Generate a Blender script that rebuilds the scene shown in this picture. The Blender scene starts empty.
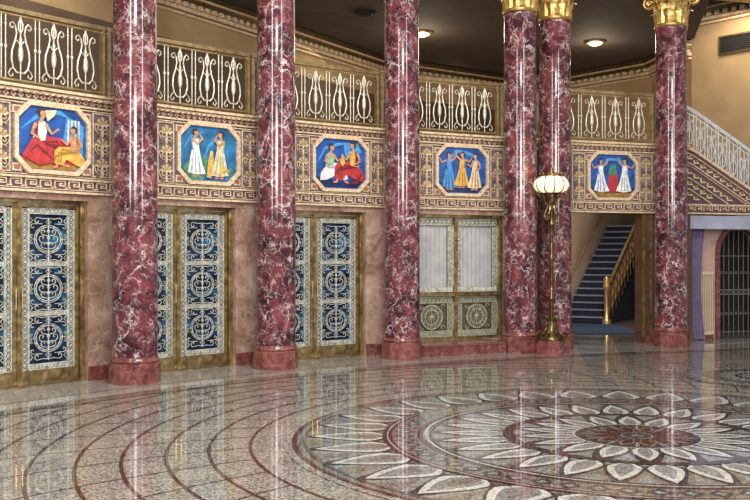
import bpy, math, random
import numpy as np
from mathutils import Vector, Matrix
random.seed(3)
sc=bpy.context.scene
F=950.0; CH=1.7
pi=math.pi
# ------------------------------------------------------------------ curve of the wall
_X=np.array([-6.6,-4.7,-3.6,-1.82,.17,2.3,3.7,5.55,7.75])
_Y=np.array([9.2,11.9,13.3,15.0,16.3,17.4,18.0,18.65,19.25])
_c=np.polyfit(_X,_Y,3)
xs=np.linspace(-8,10,3601); ys=np.polyval(_c,xs)
ss=np.concatenate([[0],np.cumsum(np.hypot(np.diff(xs),np.diff(ys)))])
def P(s): return (float(np.interp(s,ss,xs)),float(np.interp(s,ss,ys)))
def T(s):
    a=P(s-.03);b=P(s+.03);l=math.hypot(b[0]-a[0],b[1]-a[1]);return ((b[0]-a[0])/l,(b[1]-a[1])/l)
def BD(s,y,z):
    p=P(s);t=T(s);return (p[0]-t[1]*y,p[1]+t[0]*y,z)
def S(px,d=0.0):
    lo,hi=ss[10],ss[-10]
    r=(px-375)/F
    for i in range(40):
        m=(lo+hi)/2;q=BD(m,-d,0)
        if q[0]/q[1]<r: lo=m
        else: hi=m
    return (lo+hi)/2
def MP(s,d=0.0,z=0.0):
    t=T(s);p=BD(s,-d,z)
    return Matrix(((t[0],-t[1],0,p[0]),(t[1],t[0],0,p[1]),(0,0,1,z),(0,0,0,1)))
def ML(x,y,z,rz=0): return Matrix.Translation((x,y,z))@Matrix.Rotation(rz,4,'Z')
# ------------------------------------------------------------------ mesh builder
class MB:
    def __init__(s): s.v=[];s.f=[];s.m=[];s.sm=[];s.L=0.0
    def add(s,vs,fs,m=0,sm=False):
        o=len(s.v); s.v+=[tuple(p) for p in vs]
        for f in fs: s.f.append([o+i for i in f]);s.m.append(m);s.sm.append(sm)
    def box(s,x0,x1,y0,y1,z0,z1,m=0,step=None):
        n=1 if not step else max(1,int(math.ceil((x1-x0)/step)))
        vs=[];fs=[]
        for i in range(n+1):
            x=x0+(x1-x0)*i/n
            vs+=[(x,y0,z0),(x,y1,z0),(x,y1,z1),(x,y0,z1)]
        for i in range(n):
            a=4*i;b=a+4
            for k in range(4): fs.append([a+k,a+(k+1)%4,b+(k+1)%4,b+k])
        fs.append([3,2,1,0]);e=4*n;fs.append([e,e+1,e+2,e+3])
        s.add(vs,fs,m)
    def prism(s,pts,y0,y1,m=0):
        n=len(pts)
        vs=[(p[0],y0,p[1]) for p in pts]+[(p[0],y1,p[1]) for p in pts]
        fs=[list(range(n)),list(range(2*n-1,n-1,-1))]+[[i,n+i,n+(i+1)%n,(i+1)%n] for i in range(n)]
        s.add(vs,fs,m)
    def vprism(s,pts,z0,z1,m=0):
        n=len(pts)
        vs=[(p[0],p[1],z0) for p in pts]+[(p[0],p[1],z1) for p in pts]
        fs=[list(range(n))[::-1],list(range(n,2*n))]+[[i,(i+1)%n,n+(i+1)%n,n+i] for i in range(n)]
        s.add(vs,fs,m)
    def flat(s,pts,y,m=0): s.add([(p[0],y,p[1]) for p in pts],[list(range(len(pts)))],m)
    def lay(s,pts,m=0):
        s.L-=0.0012; s.flat(pts,s.L,m)
    def tube(s,pts,r,m=0,n=4,closed=False,sm=False):
        pts=[Vector(p) for p in pts];N=len(pts);vs=[];fs=[]
        for i,p in enumerate(pts):
            if closed: t=pts[(i+1)%N]-pts[i-1]
            else: t=pts[min(i+1,N-1)]-pts[max(i-1,0)]
            if t.length<1e-9: t=Vector((0,0,1))
            t.normalize()
            ref=Vector((0,1,0)) if abs(t.y)<.9 else Vector((0,0,1))
            b=t.cross(ref).normalized();c=b.cross(t)
            rr=r[i] if isinstance(r,(list,tuple)) else r
            for k in range(n):
                a=2*pi*(k+.5)/n
                vs.append(p+(b*math.cos(a)+c*math.sin(a))*rr)
        for i in range(N if closed else N-1):
            j=(i+1)%N
            for k in range(n): fs.append([i*n+k,i*n+(k+1)%n,j*n+(k+1)%n,j*n+k])
        if not closed:
            fs.append(list(range(n))[::-1]);fs.append([(N-1)*n+k for k in range(n)])
        s.add(vs,fs,m,sm)
    def lathe(s,prof,cx=0,cy=0,n=28,m=0,sm=True,mod=None,ph=0):
        vs=[];fs=[]
        for (r,z) in prof:
            for k in range(n):
                a=2*pi*k/n+ph;rr=r*(1 if mod is None else mod(a))
                vs.append((cx+rr*math.cos(a),cy+rr*math.sin(a),z))
        for i in range(len(prof)-1):
            for k in range(n): fs.append([i*n+k,i*n+(k+1)%n,(i+1)*n+(k+1)%n,(i+1)*n+k])
        s.add(vs,fs,m,sm)
        N=len(prof)
        s.add([vs[k] for k in range(n)],[list(range(n))[::-1]],m)
        s.add([vs[(N-1)*n+k] for k in range(n)],[list(range(n))],m)
    def ball(s,cx,cy,cz,r,m=0,n=12,sz=1.0):
        s.lathe([(max(.001,r*math.sin(pi*i/8)),cz-r*sz*math.cos(pi*i/8)) for i in range(9)],cx,cy,n,m)
WM={}
def fin(o,parent,M,attrs):
    sc.collection.objects.link(o)
    WM[o.name]=M
    if parent is not None:
        o.parent=parent;o.matrix_basis=WM[parent.name].inverted()@M
    else: o.matrix_basis=M
    for k,v in attrs.items(): o[k]=v
    return o
def mk(name,mb,mats,parent=None,M=None,bend=False,xf=None,smooth=False,**attrs):
    vs=mb.v
    if bend: vs=[BD(*v) for v in vs]
    if M is None and (bend or xf=='world'):
        a=np.array(vs);c=(a.min(0)+a.max(0))/2
        o3=(float(c[0]),float(c[1]),float(a[:,2].min()))
        vs=[(v[0]-o3[0],v[1]-o3[1],v[2]-o3[2]) for v in vs]
        M=Matrix.Translation(o3)
    if M is None: M=WM[parent.name].copy() if parent is not None else Matrix()
    me=bpy.data.meshes.new(name);me.from_pydata([tuple(v) for v in vs],[],mb.f)
    for mt in mats: me.materials.append(mt)
    me.polygons.foreach_set('material_index',mb.m)
    me.polygons.foreach_set('use_smooth',mb.sm)
    me.update()
    return fin(bpy.data.objects.new(name,me),parent,M,attrs)
def empty(name,M,**attrs):
    o=bpy.data.objects.new(name,None);o.empty_display_size=.1
    return fin(o,None,M,attrs)
def clone(root,M,**attrs):
    r=root.copy();sc.collection.objects.link(r);WM[r.name]=M;r.matrix_basis=M
    for k,v in attrs.items(): r[k]=v
    for ch in [c for c in sc.collection.objects if c.parent==root]:
        c=ch.copy();sc.collection.objects.link(c);c.parent=r;WM[c.name]=M@ch.matrix_basis
    return r
def clone_part(ch,parent,M):
    c=ch.copy();sc.collection.objects.link(c);c.parent=parent;c.matrix_basis=WM[parent.name].inverted()@M;WM[c.name]=M
    return c
# ------------------------------------------------------------------ materials
def newmat(name):
    m=bpy.data.materials.new(name);m.use_nodes=True;nt=m.node_tree
    return m,nt,nt.nodes['Principled BSDF']
def ramp(nt,stops,inp,interp='LINEAR'):
    r=nt.nodes.new('ShaderNodeValToRGB');r.color_ramp.interpolation=interp
    e=r.color_ramp.elements
    while len(e)>1: e.remove(e[-1])
    e[0].position=stops[0][0];e[0].color=(*stops[0][1],1)
    for p,c in stops[1:]:
        x=e.new(p);x.color=(*c,1)
    nt.links.new(inp,r.inputs[0]);return r
def coords(nt,rand=False):
    tc=nt.nodes.new('ShaderNodeTexCoord')
    if not rand: return tc.outputs['Object']
    oi=nt.nodes.new('ShaderNodeObjectInfo');mu=nt.nodes.new('ShaderNodeMath');mu.operation='MULTIPLY';mu.inputs[1].default_value=37
    nt.links.new(oi.outputs['Random'],mu.inputs[0])
    va=nt.nodes.new('ShaderNodeVectorMath');va.operation='ADD'
    nt.links.new(tc.outputs['Object'],va.inputs[0]);nt.links.new(mu.outputs[0],va.inputs[1]);return va.outputs[0]
def noise(nt,co,scale,detail=4,dist=0,rough=.5):
    n=nt.nodes.new('ShaderNodeTexNoise');n.inputs['Scale'].default_value=scale;n.inputs['Detail'].default_value=detail
    n.inputs['Distortion'].default_value=dist;n.inputs['Roughness'].default_value=rough
    nt.links.new(co,n.inputs['Vector']);return n
def plain(name,c,rough=.5,metal=0,var=.25,scale=8,emit=0,spec=.5):
    m,nt,b=newmat(name);n=noise(nt,coords(nt),scale,5)
    lo=tuple(x*(1-var) for x in c);hi=tuple(min(1,x*(1+var)) for x in c)
    r=ramp(nt,[(.3,lo),(.7,hi)],n.outputs['Fac']);nt.links.new(r.outputs[0],b.inputs['Base Color'])
    b.inputs['Roughness'].default_value=rough;b.inputs['Metallic'].default_value=metal
    b.inputs['Specular IOR Level'].default_value=spec
    if emit:
        nt.links.new(r.outputs[0],b.inputs['Emission Color']);b.inputs['Emission Strength'].default_value=emit
    return m
def stopsmat(name,stops,rough=.4,metal=0,scale=8,detail=5):
    m,nt,b=newmat(name);n=noise(nt,coords(nt),scale,detail,0,.6)
    r=ramp(nt,stops,n.outputs['Fac']);nt.links.new(r.outputs[0],b.inputs['Base Color'])
    b.inputs['Roughness'].default_value=rough;b.inputs['Metallic'].default_value=metal;return m
def mixc(nt,fac,a,b):
    m=nt.nodes.new('ShaderNodeMix');m.data_type='RGBA'
    if hasattr(fac,'is_linked'): nt.links.new(fac,m.inputs[0])
    else: m.inputs[0].default_value=fac
    for v,i in((a,6),(b,7)):
        if hasattr(v,'is_linked'): nt.links.new(v,m.inputs[i])
        else: m.inputs[i].default_value=(*v,1)
    return m.outputs[2]
def marble(name,stops,vein,scale=2.0,vs=3.0,vw=.035,rough=.15,vstr=1.0,rand=True,third=False,lo=.42):
    m,nt,b=newmat(name);co=coords(nt,rand)
    n=noise(nt,co,scale,10,1.0,.64);r=ramp(nt,stops,n.outputs['Fac'])
    nd=noise(nt,co,scale*1.3,5,0,.6)
    vm=nt.nodes.new('ShaderNodeVectorMath');vm.operation='MULTIPLY_ADD';vm.inputs[1].default_value=(.5,.5,.5)
    nt.links.new(nd.outputs['Color'],vm.inputs[0]);nt.links.new(co,vm.inputs[2])
    col=r.outputs[0]
    L=[(vs,vw),(vs*2.1,vw*1.1)]
    if third: L.append((vs*4.0,vw*1.2))
    for k,(sc_,w) in enumerate(L):
        v=nt.nodes.new('ShaderNodeTexVoronoi');v.feature='DISTANCE_TO_EDGE';v.inputs['Scale'].default_value=sc_
        nt.links.new(vm.outputs[0],v.inputs['Vector'])
        vr=ramp(nt,[(0,(1,1,1)),(w,(.3,.3,.3)),(w*2.2,(0,0,0))],v.outputs['Distance'])
        nm=noise(nt,co,scale*1.7+k*2,3);mr=ramp(nt,[(lo+(.06 if k==2 else 0),(0,0,0)),(lo+.2,(vstr*(.6 if k==2 else 1),)*3)],nm.outputs['Fac'])
        mu=nt.nodes.new('ShaderNodeMath');mu.operation='MULTIPLY'
        nt.links.new(vr.outputs[0],mu.inputs[0]);nt.links.new(mr.outputs[0],mu.inputs[1])
        col=mixc(nt,mu.outputs[0],col,vein)
    nt.links.new(col,b.inputs['Base Color']);b.inputs['Roughness'].default_value=rough
    return m
def terr(name,a,bc,c,scale=60,rough=.045,ior=2.15):
    m,nt,b=newmat(name);co=coords(nt)
    v=nt.nodes.new('ShaderNodeTexVoronoi');v.inputs['Scale'].default_value=scale;nt.links.new(co,v.inputs['Vector'])
    sp=nt.nodes.new('ShaderNodeSeparateColor');nt.links.new(v.outputs['Color'],sp.inputs[0])
    r=ramp(nt,[(0,a),(.5,bc),(.75,c)],sp.outputs[0],'CONSTANT')
    n=noise(nt,co,1.5,4);r2=ramp(nt,[(.3,tuple(x*.7 for x in a)),(.7,tuple(min(1,x*1.25) for x in a))],n.outputs['Fac'])
    col=mixc(nt,.3,r.outputs[0],r2.outputs[0])
    nt.links.new(col,b.inputs['Base Color'])
    n2=noise(nt,co,3,4);r3=ramp(nt,[(.3,(rough*.6,)*3),(.7,(rough*1.5,)*3)],n2.outputs['Fac'])
    nt.links.new(r3.outputs[0],b.inputs['Roughness']);b.inputs['IOR'].default_value=ior
    return m
M_red=marble('red_marble',[(.30,(.014,.005,.008)),(.42,(.048,.011,.016)),(.52,(.115,.024,.032)),(.63,(.175,.042,.050)),(.73,(.235,.085,.09)),(.82,(.34,.19,.19))],(.74,.62,.60),scale=3.0,vs=3.4,vw=.024,rough=.12,third=True,lo=.46)
M_redbase=marble('red_base_marble',[(.3,(.055,.013,.012)),(.5,(.15,.038,.033)),(.75,(.27,.10,.08))],(.5,.3,.28),scale=5,vs=6,vw=.02,vstr=.6)
M_tan=marble('tan_marble',[(.3,(.14,.07,.048)),(.45,(.26,.15,.11)),(.58,(.36,.235,.18)),(.75,(.50,.37,.30))],(.62,.48,.40),scale=2.2,vs=2.4,vw=.02,vstr=.6,rough=.09)
M_pink=marble('pink_stone',[(.3,(.38,.22,.18)),(.7,(.55,.37,.30))],(.7,.52,.45),scale=1.5,vs=1.5,vw=.012,vstr=.4,rough=.4)
M_brass=stopsmat('aged_brass',[(.3,(.12,.08,.03)),(.5,(.33,.235,.10)),(.72,(.60,.47,.24))],.33,.8,9)
M_hand=stopsmat('brass_handrail',[(.3,(.30,.20,.08)),(.7,(.70,.52,.26))],.3,.75,9)
M_gold=stopsmat('antique_gold_leaf',[(.3,(.26,.15,.04)),(.5,(.56,.36,.11)),(.72,(.85,.64,.28))],.36,.7,14)
M_gbr=stopsmat('gilt_bronze',[(.3,(.03,.018,.008)),(.55,(.16,.10,.04)),(.75,(.52,.38,.18))],.32,.8,14)
M_silver=stopsmat('silvered_bronze',[(.3,(.27,.27,.22)),(.5,(.58,.57,.48)),(.7,(.88,.86,.76))],.4,.3,22)
M_rail=stopsmat('silver_gold_iron',[(.3,(.30,.26,.18)),(.5,(.62,.57,.45)),(.7,(.92,.88,.76))],.36,.3,12)
M_bronze=plain('dark_bronze',(.12,.085,.045),.4,.7,.4,12)
M_glass=stopsmat('blue_glass',[(.35,(.002,.006,.016)),(.5,(.005,.022,.055)),(.62,(.010,.065,.14)),(.75,(.03,.17,.29))],.12,0,4.5,3)  # navy glass; cyan patches paint the light from behind into its colour
M_pane=stopsmat('curtained_glass',[(.3,(.32,.32,.33)),(.7,(.50,.49,.48))],.2,0,3)
def fieldmat(name,base,fleck):
    m,nt,b=newmat(name);co=coords(nt)
    v=nt.nodes.new('ShaderNodeTexVoronoi');v.inputs['Scale'].default_value=24;v.inputs['Randomness'].default_value=.3;nt.links.new(co,v.inputs['Vector'])
    r=ramp(nt,[(.0,fleck),(.24,fleck),(.32,base),(1,tuple(x*.6 for x in base))],v.outputs['Distance'])
    nt.links.new(r.outputs[0],b.inputs['Base Color']);b.inputs['Roughness'].default_value=.6;return m
M_fbg=fieldmat('frieze_slate',(.12,.095,.12),(.42,.30,.21))
M_cream=stopsmat('gilded_plaster',[(.3,(.38,.25,.14)),(.5,(.62,.46,.29)),(.7,(.82,.68,.50))],.45,.05,20)
M_purple=plain('frieze_purple',(.095,.05,.065),.6,0,.35,25)
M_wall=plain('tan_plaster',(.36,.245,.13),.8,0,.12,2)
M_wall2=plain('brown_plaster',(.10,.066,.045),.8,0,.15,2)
M_ceil=plain('brown_ceiling',(.065,.047,.043),.85,0,.15,2)
M_beige=plain('beige_plaster',(.60,.47,.34),.8,0,.1,2)
M_white=plain('blue_white_plaster',(.34,.35,.45),.7,0,.15,3)
M_carpet=plain('blue_carpet',(.012,.04,.10),.95,0,.4,60)
M_carpet2=plain('navy_stair_carpet',(.013,.018,.045),.95,0,.5,60)
M_curt=plain('lavender_velvet',(.20,.16,.27),.9,0,.2,10)
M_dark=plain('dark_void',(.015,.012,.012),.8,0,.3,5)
M_wood=plain('dark_brown_wood',(.10,.045,.025),.4,0,.3,6)
M_globe=plain('frosted_glass',(1,.80,.52),.4,0,.08,6,emit=1.0)
M_clight=plain('ceiling_lamp_glass',(1,.8,.45),.4,0,.05,6,emit=6)
# ------------------------------------------------------------------ FLOOR
Tb=terr('terrazzo_beige',(.215,.19,.16),(.40,.37,.32),(.05,.038,.032))
Tt=terr('terrazzo_tan',(.14,.115,.095),(.26,.225,.19),(.045,.035,.03))
Td=terr('terrazzo_dark',(.032,.027,.027),(.10,.09,.085),(.014,.014,.014))
Tr=terr('terrazzo_red',(.055,.018,.013),(.11,.042,.03),(.025,.012,.012))
Tw=terr('terrazzo_white',(.42,.41,.375),(.56,.55,.515),(.20,.185,.17))
Tg=terr('terrazzo_grey',(.17,.168,.16),(.29,.285,.27),(.065,.06,.058))
Tl=terr('terrazzo_light_grey',(.30,.29,.265),(.43,.42,.39),(.12,.11,.10))
fm=[Tb,Tt,Td,Tr,Tw,Tg,Tl];B_,T_,D_,R_,W_,G_,L_=range(7)
fl=MB()
fl.add([(-16,-8,0),(16,-8,0),(16,34,0),(-16,34,0)],[[0,1,2,3]],B_)
def ann(c,r0,r1,z,m,n=160):
    vs=[];fs=[]
    for k in range(n):
        a=2*pi*k/n
        for r in(r0,r1): vs.append((c[0]+r*math.cos(a),c[1]+r*math.sin(a),z))
    for k in range(n):
        j=(k+1)%n;fs.append([2*k,2*k+1,2*j+1,2*j])
    fl.add(vs,fs,m)
def kite(c,ang,r0,r1,half,z,m,b=.35):
    L=[];R=[]
    for t,h in((0,.0),(b*.35,.55),(b*.7,.88),(b,1.0),(b+(1-b)*.25,.86),(b+(1-b)*.5,.62),(b+(1-b)*.75,.33),(1,0)):
        r=r0+(r1-r0)*t;h*=half
        L.append((c[0]+r*math.cos(ang+h),c[1]+r*math.sin(ang+h),z));R.append((c[0]+r*math.cos(ang-h),c[1]+r*math.sin(ang-h),z))
    pts=L+R[-2:0:-1]
    fl.add(pts,[list(range(len(pts)))],m)
def ray(c,ang,r0,r1,half,z,m):
    L=[];R=[]
    for t in(0,.35,.7,1):
        r=r0+(r1-r0)*t;h=half*(1-t)
        L.append((c[0]+r*math.cos(ang+h),c[1]+r*math.sin(ang+h),z));R.append((c[0]+r*math.cos(ang-h),c[1]+r*math.sin(ang-h),z))
    pts=L+R[-2::-1]
    fl.add(pts,[list(range(len(pts)))],m)
def disc(c,r,z,m,n=120): fl.add([(c[0]+r*math.cos(2*pi*i/n),c[1]+r*math.sin(2*pi*i/n),z) for i in range(n)],[list(range(n))],m)
def rstrip(c,a0,r0,r1,w,z,m,tw=0,n=18):
    vs=[];fs=[]
    for i in range(n+1):
        t=i/n;r=r0+(r1-r0)*t;a=a0+tw*t
        ux,uy=math.cos(a),math.sin(a)
        vs+=[(c[0]+ux*r-uy*w,c[1]+uy*r+ux*w,z),(c[0]+ux*r+uy*w,c[1]+uy*r-ux*w,z)]
    for i in range(n): fs.append([2*i,2*i+1,2*i+3,2*i+2])
    fl.add(vs,fs,m)
C=(2.46,8.92)
r=3.60;i=0
while r<9.8:
    ann(C,r-.016,r+.016,.002,R_,200)
    r+=.36;i+=1
for k in range(46): rstrip(C,2*pi*k/46,3.60,9.6,.011,.0016,R_,tw=.5)
def sstrip(d0,d1,z,m,s0,s1):
    n=120;vs=[];fs=[]
    for i in range(n+1):
        s=s0+(s1-s0)*i/n
        vs+=[BD(s,-d0,z),BD(s,-d1,z)]
    for i in range(n): fs.append([2*i,2*i+1,2*i+3,2*i+2])
    fl.add(vs,fs,m)
s0_,s1_=ss[50],ss[-60]
sstrip(-.3,1.45,.0026,L_,s0_,s1_)  # light border strip; extra paleness stands in for floor sheen by the doors
sstrip(1.41,1.45,.0036,R_,s0_,s1_)
sstrip(1.45,1.66,.0036,T_,s0_,s1_)
sstrip(1.66,1.69,.0036,R_,s0_,s1_)
sstrip(1.0,1.03,.0036,R_,s0_,s1_)
def medallion(c,k,z):
    disc(c,3.3*k,z,B_,160)
    ann(c,3.18*k,3.23*k,z+.001,R_);ann(c,3.10*k,3.13*k,z+.001,D_);ann(c,3.13*k,3.18*k,z+.001,T_)
    ann(c,2.38*k,3.10*k,z+.001,T_)
    n=32;h=pi/n
    for i in range(n):
        a=2*pi*i/n
        ray(c,a+h,3.10*k,2.40*k,h*.98,z+.0015,D_)
        ray(c,a+h,3.09*k,2.52*k,h*.80,z+.002,G_)
        ray(c,a+h,3.08*k,2.72*k,h*.46,z+.0025,T_)
        kite(c,a,2.30*k,3.09*k,h*1.02,z+.0035,D_,.28)
        kite(c,a,2.33*k,3.05*k,h*.90,z+.004,W_,.28)
        kite(c,a,2.36*k,2.96*k,h*.60,z+.0045,G_,.28)
        kite(c,a,2.38*k,2.76*k,h*.32,z+.005,T_,.3)
    ann(c,2.30*k,2.39*k,z+.0065,R_);ann(c,2.335*k,2.35*k,z+.007,L_)
    ann(c,2.06*k,2.30*k,z+.006,T_)
    for i in range(64):
        a=2*pi*i/64;q=pi/64
        ray(c,a,2.18*k,2.29*k,q*.95,z+.0065,D_);ray(c,a,2.18*k,2.07*k,q*.95,z+.0065,D_)
        ray(c,a,2.18*k,2.235*k,q*.45,z+.007,G_);ray(c,a,2.18*k,2.125*k,q*.45,z+.007,G_)
    ann(c,2.01*k,2.06*k,z+.007,R_);ann(c,1.965*k,1.995*k,z+.007,L_);ann(c,1.92*k,1.95*k,z+.007,D_)
    ann(c,1.24*k,1.92*k,z+.001,G_)
    n=28;h=pi/n
    for i in range(n):
        a=2*pi*(i+.5)/n
        ray(c,a+h,1.92*k,1.30*k,h*.98,z+.0015,D_)
        ray(c,a+h,1.91*k,1.46*k,h*.74,z+.002,T_)
        ray(c,a+h,1.91*k,1.62*k,h*.46,z+.0025,G_)
        kite(c,a,1.16*k,1.90*k,h*1.02,z+.003,D_,.3)
        kite(c,a,1.19*k,1.86*k,h*.88,z+.0035,W_,.3)
        kite(c,a,1.22*k,1.74*k,h*.52,z+.004,G_,.3)
    ann(c,1.19*k,1.25*k,z+.0065,D_);ann(c,1.15*k,1.19*k,z+.0065,R_)
    disc(c,1.17*k,z+.005,T_)
    n=18;h=pi/n
    for i in range(n):
        a=2*pi*i/n
        ray(c,a+h,1.15*k,.66*k,h*.98,z+.0055,D_);ray(c,a+h,1.15*k,.85*k,h*.6,z+.006,G_)
        kite(c,a,.46*k,1.14*k,h*1.04,z+.0062,D_,.38)
        kite(c,a,.48*k,1.10*k,h*.88,z+.0066,W_,.38)
        kite(c,a,.52*k,1.00*k,h*.52,z+.007,G_,.38)
    ann(c,.57*k,.595*k,z+.0078,L_)
    disc(c,.57*k,z+.0075,D_)
    for i in range(12):
        a=2*pi*i/12
        kite(c,a,.06*k,.55*k,.26,z+.008,R_,.6);kite(c,a,.10*k,.51*k,.21,z+.0083,T_,.6);kite(c,a,.13*k,.46*k,.15,z+.0086,R_,.6)
        kite(c,a+pi/12,.30*k,.55*k,.05,z+.0084,G_,.6)
    ann(c,.13*k,.15*k,z+.009,G_);disc(c,.13*k,z+.0088,D_,30);disc(c,.06*k,z+.0092,T_,24)
medallion(C,1.0,.005)
medallion((5.55,13.3),.38,.005)
mk('floor',fl,fm,M=Matrix(),kind='structure',label='polished terrazzo floor with petal medallion and concentric bands')

# ------------------------------------------------------------------ key stations
COLS=[(135,.62),(276,.62),(402,.62),(520,.62),(555,.36),(671,.62)]
cs=[S(p,d) for p,d in COLS]
HW=.92
doors=[S(22)+.0,S(181),S(317)]
sL=S(-90) ; sWin0=S(411);sWin1=S(504);sSt0=S(560);sSt1=S(642);sR=S(692);sEnd=S(830)
# ------------------------------------------------------------------ WALL with openings
w=MB()
op=[(d-HW-.05,d+HW+.05) for d in doors]
cur=sL
for a,b in op:
    if a>cur: w.box(cur,a,0,.35,0,2.525,0,.2)
    w.box(a,b,0,.35,2.44,2.525,0,.2)
    cur=b
w.box(cur,sWin0,0,.35,0,2.525,0,.2)
w.box(sWin0,sWin1,0,.35,2.44,2.525,0,.2);w.box(sWin0,sWin1,0,.35,0,.2,0,.2)
w.box(sWin1,sSt0,0,.35,0,2.525,0,.2)
mk('wall_north',w,[M_tan],bend=True,kind='structure',label='tan marble lobby wall with door openings')
w=MB();w.box(sSt1,sR,0,.25,0,2.525,0,.2)
mk('wall_pier',w,[M_wood],bend=True,kind='structure',label='dark brown wood-faced pier beside the stair opening')
w=MB();w.box(sSt1,sSt1+.05,-.04,0,0,2.5);w.box(sSt1+.17,sSt1+.2,-.03,0,0,2.5)
mk('trim_5',w,[M_brass],bend=True,kind='structure',label='brass edging on the dark pier')
bb=MB();cur=sL
for a,b in op+[(sWin0,sWin1)]:
    if a>cur: bb.box(cur,a,-.03,0,0,.2,0,.2)
    cur=b
bb.box(sSt1,sR,-.03,0,0,.16,0,.2);bb.box(sWin1,sSt0,-.03,0,0,.16,0,.2)
mk('baseboard_north',bb,[M_redbase],bend=True,kind='structure',label='red marble baseboard')
pl=MB();pl.box(cs[2]+.36,cs[3]-.36,-.72,-.035,0,.16,0,.2);pl.box(cs[2]+.36,cs[3]-.36,-.74,-.035,.16,.2,0,.2)
mk('marble_plinth',pl,[M_redbase],bend=True,label='low red marble plinth below the ticket window',category='plinth')

# ------------------------------------------------------------------ grille drawing
def spiral(cx,cz,r0,r1,a0,turn,n=14,y=0):
    return [(cx+(r0+(r1-r0)*i/n)*math.cos(a0+turn*i/n),y,cz+(r0+(r1-r0)*i/n)*math.sin(a0+turn*i/n)) for i in range(n+1)]
def ring(cx,cz,rx,rz,n=12,y=0): return [(cx+rx*math.cos(2*pi*i/n),y,cz+rz*math.sin(2*pi*i/n)) for i in range(n)]
def chainborder(g,x0,x1,z0,z1,r,horizontal=False):
    if horizontal:
        g.tube([(x0,0,z0),(x1,0,z0)],r*1.1);g.tube([(x0,0,z1),(x1,0,z1)],r*1.1)
        h=z1-z0;n=max(1,round((x1-x0)/h/.8));st=(x1-x0)/n
        for i in range(n):
            cx=x0+st*(i+.5);g.tube(ring(cx,(z0+z1)/2,st*.38,h*.36,8),r*.9,closed=True)
            g.ball(cx,0,(z0+z1)/2,r*1.5,n=6)
            g.tube([(x0+st*i,0,z0),(x0+st*i,0,z1)],r*.7)
    else:
        g.tube([(x0,0,z0),(x0,0,z1)],r*1.1);g.tube([(x1,0,z0),(x1,0,z1)],r*1.1)
        h=x1-x0;n=max(1,round((z1-z0)/h/.8));st=(z1-z0)/n
        for i in range(n):
            cz=z0+st*(i+.5);g.tube(ring((x0+x1)/2,cz,h*.36,st*.38,8),r*.9,closed=True)
            g.ball((x0+x1)/2,0,cz,r*1.5,n=6)
            g.tube([(x0,0,z0+st*i),(x1,0,z0+st*i)],r*.7)
def motif(g,cx,cz,wd,h,r):
    # tree of scrolls rising through a small medallion, filigree in the corners
    W=wd/2;H=h/2
    g.tube([(cx,0,cz-H),(cx,0,cz+H*.95)],r*1.1)
    g.tube(ring(cx,cz,W*.66,H*.56,22),r*1.1,closed=True)
    g.tube(ring(cx,cz,W*.76,H*.64,22),r*.8,closed=True)
    for k in range(16):
        a=2*pi*k/16;g.ball(cx+W*.71*math.cos(a),0,cz+H*.60*math.sin(a),r*1.2,n=5)
    for sx in(-1,1):
        for z,q,xx in((-.34,.17,.26),(-.06,.20,.34),(.24,.16,.26)):
            x0=cx+sx*W*xx;z0=cz+H*(z+.10);R=W*q
            g.tube([(cx,0,cz+H*(z-.10))]+spiral(x0,z0,R,R*.18,-pi/2,sx*5.6,12),r*.9)
            g.tube([(cx,0,cz+H*(z+.04)),(cx+sx*W*.08,0,cz+H*(z+.12)),(cx,0,cz+H*(z+.22))],r*.7)
        for sz in(-1,1):
            g.tube([(cx,0,cz+sz*H*.95),(cx+sx*W*.3,0,cz+sz*H*.92)]+spiral(cx+sx*W*.60,cz+sz*H*.82,W*.16,W*.04,pi/2*sz,-sx*sz*5,10),r*.9)
            g.tube([(cx,0,cz+sz*H*.66),(cx+sx*W*.14,0,cz+sz*H*.78),(cx,0,cz+sz*H*.90)],r*.8)
            g.tube([(cx+sx*W*.34,0,cz+sz*H*.70)]+spiral(cx+sx*W*.84,cz+sz*H*.56,W*.13,W*.04,pi/2*sz,-sx*sz*4.6,8),r*.8)
            g.tube([(cx+sx*W*.97,0,cz+sz*H*.96),(cx+sx*W*.84,0,cz+sz*H*.84),(cx+sx*W*.97,0,cz+sz*H*.70)],r*.8)
            g.tube(spiral(cx+sx*W*.88,cz+sz*H*.16,W*.10,W*.03,-pi/2*sz,sx*sz*4.6,8),r*.8)
        g.tube([(cx+sx*W*.76,0,cz),(cx+sx*W*.98,0,cz)],r*.8)
    for q in(-.5,-.2,.1,.38): g.ball(cx,0,cz+H*q,r*1.9,n=6)
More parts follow.
